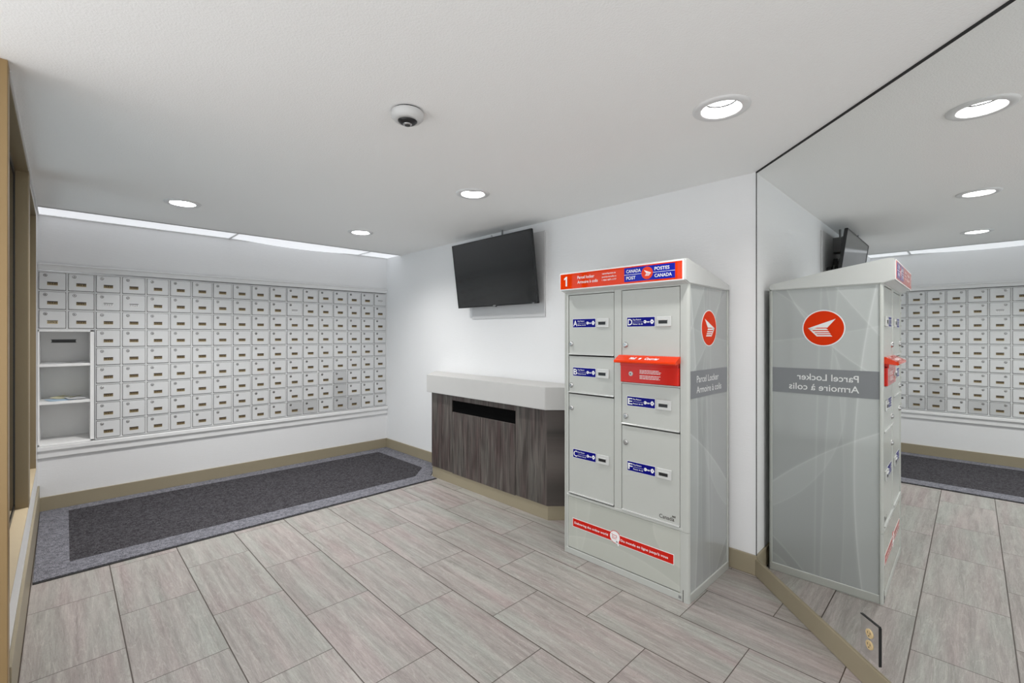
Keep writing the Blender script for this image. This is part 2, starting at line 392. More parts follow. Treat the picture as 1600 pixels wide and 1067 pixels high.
# left wall: storefront of bronze frames over a low white wall
SILL = .385
wl = MB()
wl.box(-L-.1, -L, -2.602, 0, .0, SILL, 'trim')
wl.box(-L-.1, -L, -.317, 0, SILL, HC, 'trim')
wl.box(-L-.1, -L, -1.19, -.317, 2.142, HC, 'trim').box(-L-.1, -L, -2.602, -1.19, 2.188, HC, 'trim')
S(wl, 'wall_left')
S(MB().box(-L, -L+.012, -2.6, -.012, 0, .2, 'base', .002), 'baseboard_left')
def storefront(name, y0, y1, z1):
    f = MB(); d = .045; x = -L-d
    f.box(x-.002, -L+.002, y1, y1+.012, SILL, z1, 'bronze').box(x-.002, -L+.002, y0-.012, y0, SILL, z1, 'bronze').box(x-.055, x-.002, y1, y1+.012, SILL, z1, 'trim').box(x-.055, x-.002, y0-.012, y0, SILL, z1, 'trim')
    f.box(x-.03, -L+.003, y0, y1, SILL, SILL+.012, 'film_rail').box(x-.03, -L+.003, y0, y1, z1-.012, z1, 'bronze')
    fr = f.build(name, kind='structure')
    g = MB(); 
    g.box(x-.012, x, y1-.02, y1, SILL+.012, z1-.012, 'black').box(x-.012, x, y0, y0+.03, SILL+.012, z1-.012, 'black')
    g.box(x-.012, x, y0, y1, SILL+.012, SILL+.04, 'black').box(x-.012, x, y0, y1, z1-.04, z1-.012, 'black')
    g.build('gasket', fr)
    MB().box(x-.009, x-.003, y0+.03, y1-.02, SILL+.04, z1-.04, 'glass').build('glass_pane', fr)
storefront('window_1', -1.178, -.329, 2.142)
storefront('window_2', -2.59, -1.331, 2.188)
S(MB().box(-L-.1, -L+.004, -1.319, -1.19, SILL, 2.19, 'bronze', .002), 'trim_1')
S(MB().box(-L-.14, -L+.007, -2.67, -2.602, 0, HC, 'gold', .002), 'trim_2')
S(MB().box(-L, -L+.01, -2.6, -.01, HC-.012, HC-.001, 'trim', .002), 'trim_3')

# mirror
mir = MB()
pts = [mp(.004, 0, .0), mp(SM, 0, 0), mp(SM, 0, .006), mp(.004, 0, .006)]
mir.prism([tuple(p[:2]) for p in pts], .094, HC-.008, 'mirror')
mo = mir.build('wall_mirror', kind='', label='large frameless wall mirror filling the angled wall beside the parcel locker', category='mirror')
del mo['kind']
mir = MB(); pts = [mp(.0, 0, .0), mp(SM, 0, 0), mp(SM, 0, .009), mp(0, 0, .009)]
mir.prism([tuple(p[:2]) for p in pts], HC-.008, HC, 'dark')
mir.prism([tuple(p[:2]) for p in [mp(-.002, 0, 0), mp(.004, 0, 0), mp(.004, 0, .007), mp(-.002, 0, .007)]], .092, HC-.008, 'dark')
mir.build('edge_channel', mo, label='dark mirror edge channel')

# ceiling light strip over the mail boxes
st = thing('ceiling_light_panel', (-1.42, -.155, HC), 'long narrow strip of white translucent light panels where the ceiling meets the mailbox wall', 'light')
for a, b_ in ((-L+.005, -1.615), (-1.6, -.36), (-.345, -.002)):
    n = 16; vs = []; fs = []
    for k in range(n+1):
        x = a+(b_-a)*k/n; sag = (.022*math.sin(math.pi*k/n)**1.2 if b_ == -.36 else 0)
        vs += [(x, -.308, HC+.004), (x, -.1, HC+.004-sag*.3), (x, -.012, HC+.004-sag)]
        if k: o = 3*(k-1); fs += [(o, o+1, o+4, o+3), (o+1, o+2, o+5, o+4)]
    m_ = MB(); m_.add(vs, fs, 'diff', True)
    vs2 = [(v[0], v[1], v[2]+.004) for v in vs]; m_.add(vs2, [f[::-1] for f in fs], 'diff', True)
    m_.build('diffuser', st)
rb = MB()
for x in (-1.6075, -.3525): rb.box(x-.009, x+.009, -.31, -.002, HC-.002, HC+.006, 'trim', .001)
rb.box(-L+.004, -.002, -.314, -.304, HC-.003, HC+.004, 'trim', .001).box(-L+.004, -.002, -.012, -.001, HC-.002, HC+.003, 'trim', .001)
rb.build('rail', st)

# recessed downlights
def downlight(x, y, label, watts):
    t = thing('recessed_light', (x, y, HC), label, 'light', 'recessed ceiling lights')
    MB().lathe((x, y, HC), (0, 0, -1), [(RH-.004, -.004), (RH-.004, .004), (RH+.002, .008), (.098, .008), (.104, .004), (.106, 0)], 'lampt', 40, cap0=False, cap1=False).build('trim_ring', t)
    MB().lathe((x, y, HC), (0, 0, 1), [(RH-.004, 0), (.066, .022), (.058, .035), (.057, .05)], 'lampw', 40, cap0=False, cap1=False).build('reflector', t)
    MB().lathe((x, y, HC), (0, 0, 1), [(.0575, .046), (.0575, .05)], 'lampe', 32).build('lamp_disc', t)
    MB().lathe((x, y, HC), (0, 0, 1), [(.061, .030), (.0565, .031), (.0565, .034)], 'slotblack', 40, cap0=False, cap1=False).build('baffle', t)
    ld = bpy.data.lights.new('downlight', 'AREA'); ld.shape = 'DISK'; ld.size = .11; ld.energy = watts; ld.color = (1, .985, .965); ld.spread = R(150)
    lo = bpy.data.objects.new('lamp_light', ld); col.objects.link(lo); lo.parent = t; lo.location = (0, 0, -.003 + .0); lo.location.z = .04
    return t
DL = ['recessed round ceiling light nearest the corner of the two white walls', 'recessed round ceiling light above the left half of the mailbox wall',
      'recessed round ceiling light in front of the television, between camera dome and wall', 'recessed round ceiling light above the parcel locker, closest to the mirror',
      'added recessed round ceiling light, unseen behind the viewpoint']
for (x, y), lb, wt in zip(holes, DL, LAMP_W): downlight(x, y, lb, wt)  # the last lamp is unseen, added as an extra light source

# dome camera
cx, cy = -1.73, -3.275
dc = thing('security_camera', (cx, cy, HC), 'white round dome security camera with black lens bubble on the ceiling', 'camera')
MB().lathe((cx, cy, HC), (0, 0, -1), [(.056, 0), (.058, .004), (.058, .007)], 'black', 40).build('mounting_plate', dc)
MB().lathe((cx, cy, HC), (0, 0, -1), [(.062, .006), (.064, .012), (.062, .028), (.052, .038), (.038, .041), (.036, .038)], 'camw', 40, cap1=False).build('housing', dc)
MB().lathe((cx, cy, HC), (0, 0, -1), [(.037, .036), (.036, .043), (.028, .050), (.018, .053)], 'black', 32, cap0=False).build('lens_bubble', dc)
MB().lathe((cx, cy, HC), (0, 0, -1), [(.018, .053), (.017, .056), (.011, .057)], 'chrome', 24, cap0=False, cap1=False).lathe((cx, cy, HC), (0, 0, -1), [(.011, .055), (.008, .058)], 'black', 20).build('lens', dc)

# ------------------------------------------------------------------ rug
rug = thing('rug', (-1.5, -.7, 0), 'long charcoal floor mat with a lighter grey border in front of the mailboxes', 'rug')
out = [(-L+.014, -.016), (-.016, -.016), (-.016, -1.035), (-.266, -1.285), (-.275, -1.378), (-L+.02, -1.378)]
inn = [(-2.68, -.13), (-.195, -.17), (-.185, -1.02), (-.385, -1.215), (-2.683, -1.2)]
MB().prism([(-L+.014, -.016), (-.016, -.016), (-.016, -1.035), (-.266, -1.285), (-.268, -1.392), (-L+.02, -1.392)], 0.0005, .004, 'dark').build('rubber_backing', rug)
MB().prism(out, .004, .009, 'rugb', .001).build('border', rug)
MB().prism(inn, .009, .0105, 'rugd').build('field', rug)

# ------------------------------------------------------------------ mail boxes
CP = .1575; X0 = -L; RP = .1435; ZT = 1.786
cw = [X0+i*CP for i in range(19)]; rz = [ZT-i*RP for i in range(10)]
def bank(c0, c1, r1, label):
    t = thing('mailbox_bank', ((cw[c0]+cw[c1])/2, .015, rz[r1]), label, 'mailbox bank')
    g = MB(); x0, x1 = cw[c0]+(0 if c0 == 0 else .0005), cw[c1]+(.006 if c1 == 18 else -.0005)
    g.box(x0, x1, 0, .03, rz[r1]-.006, ZT+.002, 'frame')
    for i in range(c0, c1+1):
        xa, xb = max(cw[i]-.0035, x0), min(cw[i]+.0035, x1)
        g.box(xa, xb, -.0035, 0, rz[r1]-.006, ZT, 'frame', .0008)
    for j in range(0, r1+1): g.box(x0, x1, -.0025, 0, rz[j]-.0035, rz[j]+.0035, 'frame', .0008)
    g.build('grid', t)
bank(0, 2, 3, 'small pale grid frame of six mailboxes above the open shelves')
bank(2, 18, 9, 'large pale grid frame of mailboxes, nine rows high, right of the open shelves')
sr = MB()
sr.box(X0, -.001, -.014, 0, 1.796, 1.845, 'trim', .003).box(X0, -.001, -.024, 0, 1.832, 1.845, 'trim', .003)
S(sr, 'trim_4')
S(MB().box(-.0075, -.001, -.012, .0, rz[9], 1.796, 'trim', .001), 'trim_5')
S(MB().box(X0, -.001, -.03, .03, .452, .484, 'trim', .003).box(X0, -.001, -.016, 0, .398, .454, 'trim', .003), 'trim_6')

def plate_mb(x, z, style, txt=None):
    # recessed number window with small stamped figures
    m = MB(); w2, h2 = .0285, .0125
    fg, bg = ('brass', 'brown') if style != 2 else ('ink', 'white')
    m.box(x-w2, x+w2, -.0118, -.0085, z-h2, z+h2, 'brass2' if style != 2 else 'white', .0008)
    m.box(x-w2+.001, x+w2-.001, -.0124, -.0112, z-h2+.004, z+h2, bg if not txt else 'brass2')
    m.box(x-w2, x+w2, -.0126, -.0112, z+h2-.004, z+h2+.001, 'ink')
    if txt: m.text(txt, (x-w2+.003, -.0124, z-.007), (1, 0, 0), (0, 0, 1), .0125, 'ink', width=2*w2-.006, bold=.03)
    else:
        n = 4
        for k in range(n):
            cxk = x-w2+.0085+k*.0133; hh = .0045
            m.box(cxk-.0042, cxk-.0022, -.0129, -.0112, z-hh-.001, z+hh, fg); m.box(cxk+.0016, cxk+.0034, -.0129, -.0112, z-hh-.001, z+hh, fg)
            zz = z+[-hh, 0, hh-.002, 0][(k+style) % 4]; m.box(cxk-.004, cxk+.003, -.0129, -.0112, zz-.001, zz+.001, fg)
    return m
def mailbox_proto(style, metal, txt=None):
    # built around the door centre at (0, 0, 0)
    t = thing('mailbox', (0, 0, 0), '', 'mailbox', 'mailboxes')
    hw, hh = CP/2-.0085, RP/2-.0085
    d = MB().box(-hw-.0022, hw+.0022, -.0012, -.0002, -hh-.0028, hh+.0018, 'ink').box(-hw, hw, -.010, -.001, -hh, hh, metal, .0022, 2)
    d.build('door', t)
    lx, lz = -hw+.032, hh-.021
    MB().lathe((lx, -.0098, lz), (0, -1, 0), [(.0112, 0), (.0112, .0008)], 'ink', 20).lathe((lx, -.0104, lz), (0, -1, 0), [(.0092, 0), (.0092, .002), (.0072, .003)], 'chrome', 20).lathe((lx, -.0134, lz), (0, -1, 0), [(.0042, 0), (.0042, .0004)], 'ink', 12).build('lock', t)
    plate_mb(-hw+2*hw*.50, hh-2*hh*.65, style, txt).build('number_plate', t)
    return t
protos = {}
def copy_thing(p, loc):
    r = p.copy(); col.objects.link(r); r.location = loc
    for ch in p.children:
        c = ch.copy(); col.objects.link(c); c.parent = r
    return r
ORD = ['first', 'second', 'third', 'fourth', 'fifth', 'sixth', 'seventh', 'eighth', 'ninth', 'tenth', 'eleventh', 'twelfth', 'thirteenth', 'fourteenth', 'fifteenth', 'sixteenth', 'seventeenth', 'last']
ROW = ['top', 'second', 'third', 'fourth', 'fifth', 'sixth', 'seventh', 'eighth', 'bottom']
for j in range(9):
    for i in range(18):
        if j >= 3 and i < 2: continue
        metal = 'silver2' if (j, i) in ((8, 12), (8, 11), (8, 14), (7, 14), (8, 15), (6, 14)) else 'silver'
        style = random.choice((0, 1, 0, 1, 3)); txt = None
        if (j, i) in ((1, 2), (1, 3), (1, 11), (0, 17)): style = 2
        if (j, i) == (2, 0): txt = 'OFFICE'
        key = (style, metal, txt); cx = (cw[i]+cw[i+1])/2; cz = (rz[j]+rz[j+1])/2
        if key not in protos: o = protos[key] = mailbox_proto(style, metal, txt); o.location = (cx, 0, cz)
        else: o = copy_thing(protos[key], (cx, 0, cz))
        tone = 'duller grey' if metal == 'silver2' else 'silver'
        extra = ' marked OFFICE' if txt else (' with a white number plate' if style == 2 else '')
        o['label'] = f'{tone} mailbox{extra}, {ROW[j]} row, {ORD[i]} column from the left'.replace('last column from the left', 'last column by the corner')

# open shelf unit under the first two columns
su = thing('shelf_unit', (-2.69, .2, .49), 'open white recessed shelf unit with a mail slot at the left of the mailboxes', 'shelf')
a, b_ = X0+.001, cw[2]-.006; zt, zb = rz[3]-.006, .488
f = MB().box(a, a+.009, -.012, .33, zb, zt, 'shelf', .001).box(b_-.022, b_, -.012, .33, zb, zt, 'shelf', .001).box(a, b_, -.012, .33, zt-.012, zt, 'shelf', .001).box(a, b_, -.012, .33, zb-.002, zb+.012, 'shelf', .001)
f.build('frame', su)
bk = MB(); sx0, sx1, sz = -2.775, -2.635, 1.263
yb_ = .2
def slot_panel(y, z0, z1):
    bk.box(a, b_, y, y+.01, z0, sz-.011, 'shelf').box(a, b_, y, y+.01, sz+.011, z1, 'shelf').box(a, sx0, y, y+.01, sz-.011, sz+.011, 'shelf').box(sx1, b_, y, y+.01, sz-.011, sz+.011, 'shelf')
slot_panel(.32, zb, zt)
bk.build('back_panel', su)
MB().box(sx0, sx1, .331, .345, sz-.011, sz+.011, 'black').box(sx0-.004, sx1+.004, .317, .3205, sz-.013, sz-.009, 'black').box(sx0-.004, sx1+.004, .317, .3205, sz+.009, sz+.013, 'black').box(sx0, sx1, .3185, .3195, sz-.010, sz+.010, 'black').build('mail_slot', su, label='black mail slot')
for z in (1.094, .812): MB().box(a+.009, b_-.022, -.006, .32, z-.02, z, 'shelf', .001).build('shelf', su)
def sheet(name, c, rot, wd, dp, z, mat, label, cat='paper', curl=.0, grp=None):
    m = MB(); n = 6; ca, sa = math.cos(rot), math.sin(rot); vs = []; fs = []
    for i in range(n+1):
        u = (i/n-.5)*wd
        for k in (-.5, .5):
            v = k*dp; vs.append((c[0]+u*ca-v*sa, c[1]+u*sa+v*ca, z+curl*(abs(i/n-.5)*2)**2))
    lo = len(vs); vs += [(x, y, zz+.0012) for x, y, zz in vs]
    for i in range(n):
        p = 2*i; fs += [(p, p+1, p+3, p+2), (lo+p, lo+p+2, lo+p+3, lo+p+1), (p, p+2, lo+p+2, lo+p), (p+1, lo+p+1, lo+p+3, p+3)]
    fs += [(0, lo, lo+1, 1), (2*n, 2*n+1, lo+2*n+1, lo+2*n)]
    m.add(vs, fs, mat)
    o = m.build(name, origin=(c[0], c[1], z), label=label, category=cat)
    if grp: o['group'] = grp
sheet('flyer', (-2.725, .10, 0), .22, .15, .17, .8130, 'pblue', 'light blue flyer lying flat at the front of the middle shelf', curl=.002)
sheet('flyer', (-2.69, .21, 0), -.5, .13, .16, .8150, 'pyel', 'yellowish flyer at the back of the middle shelf', curl=.012)
sheet('flyer', (-2.645, .11, 0), .15, .10, .19, .819, 'pwht', 'white flyer overlapping the blue flyer on the middle shelf', curl=.003)
sheet('envelope', (-2.635, .2, 0), .2, .09, .2, 1.0945, 'pwht', 'white envelope lying at the right of the upper shelf', 'envelope', .006)
sheet('envelope', (-2.76, .15, 0), -.1, .11, .22, 1.0945, 'pwht', 'white envelope lying at the left of the upper shelf', 'envelope', .002)

# ------------------------------------------------------------------ counter cabinet
YF0, YF1 = -1.30, -2.72; XF = -.262
cab = thing('low_cabinet', (-.13, -2.0, 0), 'low dark woodgrain wall cabinet with two doors and a long black slot', 'cabinet')
c = MB()
c.box(XF, XF+.02, -1.609, YF0, .103, .779, 'wood', .001).box(XF, XF+.02, YF1, -2.403, .103, .779, 'wood', .001)
c.box(XF, XF+.02, -2.403, -1.609, .739, .779, 'wood', .001)
c.prism([(XF, YF1), (XF+.02, YF1+.0), (-.004, -2.958), (-.004, -2.978)], .103, .779, 'wood')
c.prism([(XF, YF0), (-.004, -1.042), (-.004, -1.062), (XF+.02, YF0)], .103, .779, 'wood')
c.build('carcass', cab)
MB().box(XF+.010, XF+.016, -2.412, -1.600, .625, .745, 'slotblack').box(XF+.0155, XF+.02, -2.40, -1.61, .1, .63, 'slotblack').build('slot_panel', cab, label='flat black slot panel')
for y0, y1 in ((-1.993, -1.614), (-2.398, -1.998)): MB().box(XF-.001, XF+.0145, y0, y1, .098, .637, 'wood', .001).build('door', cab)
bs = [(XF+.008, YF0+.00), (-.004, -1.052), (-.004, -2.97), (XF+.008, YF1)]
MB().prism(bs, .0, .103, 'base', .001).build('base', cab, label='taupe base plinth')
ct = MB().prism([(-.302, -1.276), (-.002, -.976), (-.002, -3.036), (-.302, -2.736)], .787, .946, 'counter', .003)
ct.build('countertop', origin=(-.15, -2.0, .787), label='thick pale grey countertop with clipped corners above the woodgrain cabinet', category='countertop')

# ------------------------------------------------------------------ television
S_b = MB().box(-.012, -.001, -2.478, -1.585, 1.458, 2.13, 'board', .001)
S_b.build('wall_board', origin=(-.006, -2.03, 1.458), label='flat grey backing board on the wall behind the television', category='board')
tv = thing('television', (-.1, -1.987, 1.556), 'flat black television tilted down on the white wall above the counter', 'television')
TA = Vector((-.076, 0, .564)).normalized(); TO = Vector((-.098, -1.987, 1.556)); TE = Vector((0, -1, 0)); TN = TE.cross(TA)
TM = Matrix(((TE.x, TA.x, TN.x, TO.x), (TE.y, TA.y, TN.y, TO.y), (TE.z, TA.z, TN.z, TO.z), (0, 0, 0, 1)))
TH = .569; TW = .4965
def tvbox(m, x0, x1, y0, y1, z0, z1, mat, bev=0): return m.box(x0, x1, y0, y1, z0, z1, mat, bev, 2, TM)
b_ = MB(); tvbox(b_, -TW, TW, 0, TH, -.022, -.004, 'black', .004)
tvbox(b_, -TW, -TW+.008, 0, TH, -.008, .002, 'black', .001); tvbox(b_, TW-.008, TW, 0, TH, -.008, .002, 'black', .001)
tvbox(b_, -TW, TW, TH-.008, TH, -.008, .002, 'black', .001); tvbox(b_, -TW, TW, 0, .013, -.008, .002, 'black', .001)
tvbox(b_, -.25, .25, .06, .40, -.045, -.02, 'black', .01)
b_.build('housing', tv)
b_ = MB(); tvbox(b_, -TW+.008, TW-.008, .013, TH-.008, -.005, -.0005, 'screen'); b_.build('screen', tv)
b_ = MB(); tvbox(b_, -.018, .018, .003, .009, .002, .0028, 'chrome'); tvbox(b_, .005, .02, -.006, 0, -.008, .0, 'black'); b_.build('badge', tv, label='small silver badge')
b_ = MB(); tvbox(b_, .44, .46, .003, .008, .002, .003, 'chrome'); b_.build('indicator', tv)
br = MB(); br.box(-.045, -.013, -2.1, -1.9, 1.72, 1.95, 'black', .003)
tvbox(br, -.2, -.17, .04, .5, -.06, -.045, 'black'); tvbox(br, .17, .2, .04, .5, -.06, -.045, 'black')
br.box(-.115, -.04, -2.18, -1.80, 1.87, 1.90, 'black', .003)
br.build('wall_bracket', tv)
# hook and box by the ceiling
hk = thing('junction_box', (-.04, -2.03, 2.05), 'grey steel box on the wall above and behind the television', 'box')
MB().box(-.075, -.001, -2.1, -1.99, 2.0, 2.125, 'grey', .004).box(-.08, -.074, -2.105, -1.985, 1.995, 2.13, 'grey', .002).build('body', hk)
MB().tube([(-.05, -2.03, 2.125), (-.05, -2.03, 2.2)], .008, 'grey').build('conduit', hk)
cbx = MB()
hkp = [Vector((-.172, -2.03, 2.12))+Vector((0, math.cos(t)*.008, math.sin(t)*.008+.006)) for t in [i*.5 for i in range(10)]]
cbx.tube(hkp, .002, 'black'); cbx.build('top_hook', tv)
ps = thing('power_strip', (-.03, -2.3, 1.86), 'black power strip with adapters and loose cords on the wall behind the television', 'power strip')
MB().box(-.05, -.013, -2.36, -2.10, 1.80, 1.85, 'black', .004).build('strip', ps)
for y in (-2.32, -2.24, -2.16): MB().box(-.075, -.05, y-.028, y+.028, 1.80, 1.865, 'black', .006).build('adapter', ps)
MB().tube([(-.07, -2.29, 1.86), (-.09, -2.27, 1.93), (-.1, -2.2, 1.98), (-.09, -2.12, 1.96), (-.06, -2.05, 2.0)], .004, 'black').tube([(-.06, -2.2, 1.86), (-.075, -2.15, 1.9), (-.09, -2.1, 1.88), (-.095, -2.05, 1.84)], .004, 'black').build('cord', ps)

# ------------------------------------------------------------------ outlet on the mirror
op = thing('outlet', tuple(mp(.805, .115, .006)), 'electrical outlet with mirrored plate and ivory sockets low on the wall mirror', 'outlet')
OE = -md  # reading direction seen from the room: towards the corner is left
OE = md.copy()
pl = MB(); o0 = mp(.805, .185, .0062)
def rect(w, h, cx=0, cy=0): return [(cx-w/2, cy-h/2), (cx+w/2, cy-h/2), (cx+w/2, cy+h/2), (cx-w/2, cy+h/2)]
nrm = OE.cross(Vector((0, 0, 1)))
sg = 1 if nrm.dot(mn) > 0 else -1
OE = OE*sg
pl.plate(o0, OE, (0, 0, 1), rect(.088, .140), .003, 'steel')
pl.build('plate', op)
pl = MB(); pl.plate(o0, OE, (0, 0, 1), rect(.003, .140, .0455*1), .0045, 'black').plate(o0, OE, (0, 0, 1), rect(.088, .003, 0, .0715), .0045, 'black')  # black strips paint in the dark reflection of the plate's thickness
pl.build('edge_reflection', op, label='black painted reflection at the plate edge')
for cz in (.021, -.021):
    q = o0+Vector((0, 0, cz)); r_ = MB()
    r_.lathe(q, mn, [(.0165, .003), (.0165, .0055), (.0155, .0062)], 'ivory', 24, cap0=False)
    for dx in (-.006, .006): r_.plate(q+mn*.0062, OE, (0, 0, 1), rect(.0022, .008, dx, .003), .0003, 'ink')
    r_.plate(q+mn*.0062, OE, (0, 0, 1), [(math.cos(t)*.0026, -.008+math.sin(t)*.0026) for t in [i*math.pi/5 for i in range(10)]], .0003, 'ink')
    r_.build('socket', op)
MB().lathe(o0, mn, [(.003, .003), (.003, .0045)], 'chrome', 12).build('screw', op)

# ------------------------------------------------------------------ parcel locker
lk = thing('parcel_locker', (-.28, -3.485, 0), 'tall grey parcel locker with red header, red deposit box and lettered doors', 'parcel locker')
FX = -.532; Y0 = -3.098; E = Vector((0, -1, 0)); U = Vector((0, 0, 1)); WDT = .776
yy = lambda s: Y0-s
def P(s, z, off=0): return Vector((FX-off, yy(s), z))
ZL = .352
m = MB()
def fbox(mb, s0, s1, z0, z1, d0, d1, mat, bev=0): return mb.box(FX-d1, FX-d0, yy(s1), yy(s0), z0, z1, mat, bev)
# body shell (sides, back, posts)
m.box(-.515, -.035, yy(.004), yy(.001), 0, 1.575, 'lock').box(-.035, -.031, yy(WDT), yy(0), 0, 1.575, 'lock')
m.box(-.515, -.031, yy(WDT-.005), yy(.004), 1.56, 1.575, 'lock')
fbox(m, 0, .010, .0, 1.575, -.03, .0, 'lock', .002); fbox(m, .010, .028, .02, 1.565, -.03, -.003, 'lock', .001)
fbox(m, .350, .396, ZL, 1.565, -.03, -.001, 'lock', .003)
fbox(m, .730, .745, .02, 1.565, -.03, -.003, 'lock', .001)
fbox(m, .028, .350, 1.551, 1.575, -.03, -.002, 'lock'); fbox(m, .396, .730, 1.556, 1.575, -.03, -.002, 'lock')
fbox(m, .01, .745, 0, .036, -.03, -.001, 'lock', .002)
fbox(m, .014, .748, ZL-.006, ZL+.008, -.03, .001, 'lock', .002)
m.build('body', lk)
# rounded corner post upper/lower
def post(z0, z1, name, off=0):
    pts = []
    r = .013
    pts = [(FX+.014, yy(.745)), (FX-off, yy(.745))]
    for k in range(7):
        t = k*math.pi/12; cxx = FX+r; cyy = yy(WDT-r+.001)
        pts.append((cxx-r*math.cos(t)-off*math.cos(t), cyy-r*math.sin(t)-off*math.sin(t)))
    pts += [(FX+.014, yy(WDT)-off*0)]
    pts = pts[::-1]
    pm_ = MB(); pm_.prism(pts, z0, z1, 'lock'); return pm_.build(name, lk)
post(.345, 1.575, 'corner_post'); post(.0, .3435, 'corner_post')
# side panel with rim
m = MB().box(FX+.014, -.031, yy(WDT-.006), yy(WDT-.010), .0, 1.575, 'side')
m.build('side_panel', lk)
m = MB().box(FX+.014, -.031, yy(WDT), yy(WDT-.008), 0, .042, 'lock', .002).box(-.045, -.031, yy(WDT), yy(WDT-.008), .04, 1.57, 'lock', .002)
m.build('side_rim', lk)
m = MB(); SY = yy(WDT)+.006
SO = Vector((0, SY, 0)); EX = Vector((1, 0, 0))
m.plate(SO, EX, U, [(-.517, .997), (-.045, .997), (-.045, 1.133), (-.517, 1.133)], .0012, 'band')
m.text('Parcel Locker', (-.435, SY-.0012, 1.073), EX, U, .034, 'wtxt', width=.27, off=.0006, bold=.008).text('Armoire à colis', (-.437, SY-.0012, 1.020), EX, U, .034, 'wtxt', width=.31, off=.0006, bold=.008)
m.build('side_band', lk, label='dark grey band lettered Parcel Locker, Armoire à colis')
def disc(n=48): return [(math.cos(2*math.pi*i/n), math.sin(2*math.pi*i/n)) for i in range(n)]
def wing(mb, c, e, up, r, mat, off):
    sl = lambda v: .76+(v/.46)*.42
    le = lambda v: -.12+v*.55
    T = lambda pts: [(x*r, y*r) for x, y in (pts if sum(pts[i][0]*pts[(i+1) % len(pts)][1]-pts[(i+1) % len(pts)][0]*pts[i][1] for i in range(len(pts))) > 0 else pts[::-1])]
    c = Vector(c); n = Vector(e).cross(Vector(up)).normalized()
    mb.plate(c+n*(off-.0004), e, up, T([(-.60, .53), (.76, 0), (sl(-.06), -.06), (.60, -.06), (.30, .03), (-.2, .03)]), .0004, mat)
    for v0, v1 in ((-.02, -.11), (-.17, -.24), (-.29, -.35), (-.40, -.48)):
        mb.plate(c+n*(off-.0004), e, up, T([(le(v0)-.02, v0), (le(v1)-.06, v1), (sl(v1)-.09, v1), (sl(v0)-.09, v0)]), .0004, mat)
    mb.plate(c+n*(off-.0004), e, up, T([(sl(-.02)-.1, -.02), (sl(-.48)-.1, -.48), (sl(-.48), -.48), (sl(-.02), -.02)]), .0004, mat)
m = MB(); LC = Vector((-.285, SY, 1.348))
m.plate(LC, EX, U, [(x*.095, y*.095) for x, y in disc()], .0008, 'white').plate(LC, EX, U, [(x*.090, y*.090) for x, y in disc()], .0013, 'emblem')
wing(m, LC, EX, U, .090, 'white', .0016)
m.build('side_emblem', lk, label='red round emblem with white winged envelope')
# cap
cap = MB()
CX0 = FX-.045
prof = [(-.03, 1.560), (-.03, 1.592), (-.30, 1.645), (-.50, 1.676), (-.545, 1.684), (-.568, 1.682), (-.577, 1.674), (-.577, 1.576), (-.555, 1.570), (-.535, 1.563), (-.515, 1.563)]
b = bmesh.new()
ya, yb2 = yy(.004), yy(WDT+.004)
A = [b.verts.new((x, ya, z)) for x, z in prof]; B = [b.verts.new((x, yb2, z)) for x, z in prof]
b.faces.new(A); b.faces.new(B[::-1])
for i in range(len(prof)): b.faces.new((A[i], B[i], B[(i+1) % len(prof)], A[(i+1) % len(prof)]))
bmesh.ops.recalc_face_normals(b, faces=b.faces[:])
bmesh.ops.bevel(b, geom=[e for e in b.edges if len(e.link_faces) == 2 and e.calc_face_angle() > .8], offset=.004, segments=2, affect='EDGES', clamp_overlap=True)
cap.bm(b, 'lockw'); cap.build('cap', lk)
# header sign
HX = .045
m = MB()
def fp(mb, s0, s1, z0, z1, d, t, mat): return mb.plate(P(0, 0, d), E, U, [(s0, z0), (s1, z0), (s1, z1), (s0, z1)], t, mat)
fp(m, .004, .772, 1.578, 1.677, HX, .0015, 'white'); fp(m, .008, .764, 1.583, 1.671, HX+.0015, .0008, 'red')
fp(m, .445, .728, 1.592, 1.668-.003, HX+.0023, .0006, 'hblue')
h0 = HX+.003
m.plate(P(0, 0, h0), E, U, [(.048, 1.599), (.059, 1.599), (.059, 1.656), (.052, 1.656), (.036, 1.646), (.036, 1.636), (.048, 1.642)], .0006, 'white')
m.text('Parcel locker', P(.135, 1.636, h0), E, U, .0165, 'white', width=.118, bold=.012).text('Armoire à colis', P(.135, 1.609, h0), E, U, .0165, 'white', width=.142, bold=.012)
m.text('canadapost.ca', P(.305, 1.646, h0), E, U, .0085, 'white', width=.088, bold=.012).text('postescanada.ca', P(.305, 1.628, h0), E, U, .0085, 'white', width=.092, bold=.012).text('1 866 607-1177', P(.305, 1.610, h0), E, U, .0085, 'white', width=.092, bold=.012)
fp(m, .445, .550, 1.6275, 1.6295, h0, .0004, 'white'); fp(m, .610, .728, 1.6275, 1.6295, h0, .0004, 'white')
m.text('CANADA', P(.458, 1.638, h0), E, U, .0165, 'white', width=.085, bold=.015).text('POST', P(.458, 1.603, h0), E, U, .0165, 'white', width=.055, bold=.015)
m.text('POSTES', P(.620, 1.638, h0), E, U, .0165, 'white', width=.080, bold=.015).text('CANADA', P(.620, 1.603, h0), E, U, .0165, 'white', width=.092, bold=.015)
hc_ = P(.579, 1.6285, h0-.0004)
m.plate(hc_, E, U, [(x*.036, y*.036) for x, y in disc(36)], .0006, 'hblue').plate(hc_, E, U, [(x*.032, y*.032) for x, y in disc(36)], .0012, 'red')
wing(m, hc_, E, U, .030, 'white', .0015)
m.build('header_sign', lk, label='red header sign lettered in white with a blue panel and round emblem')

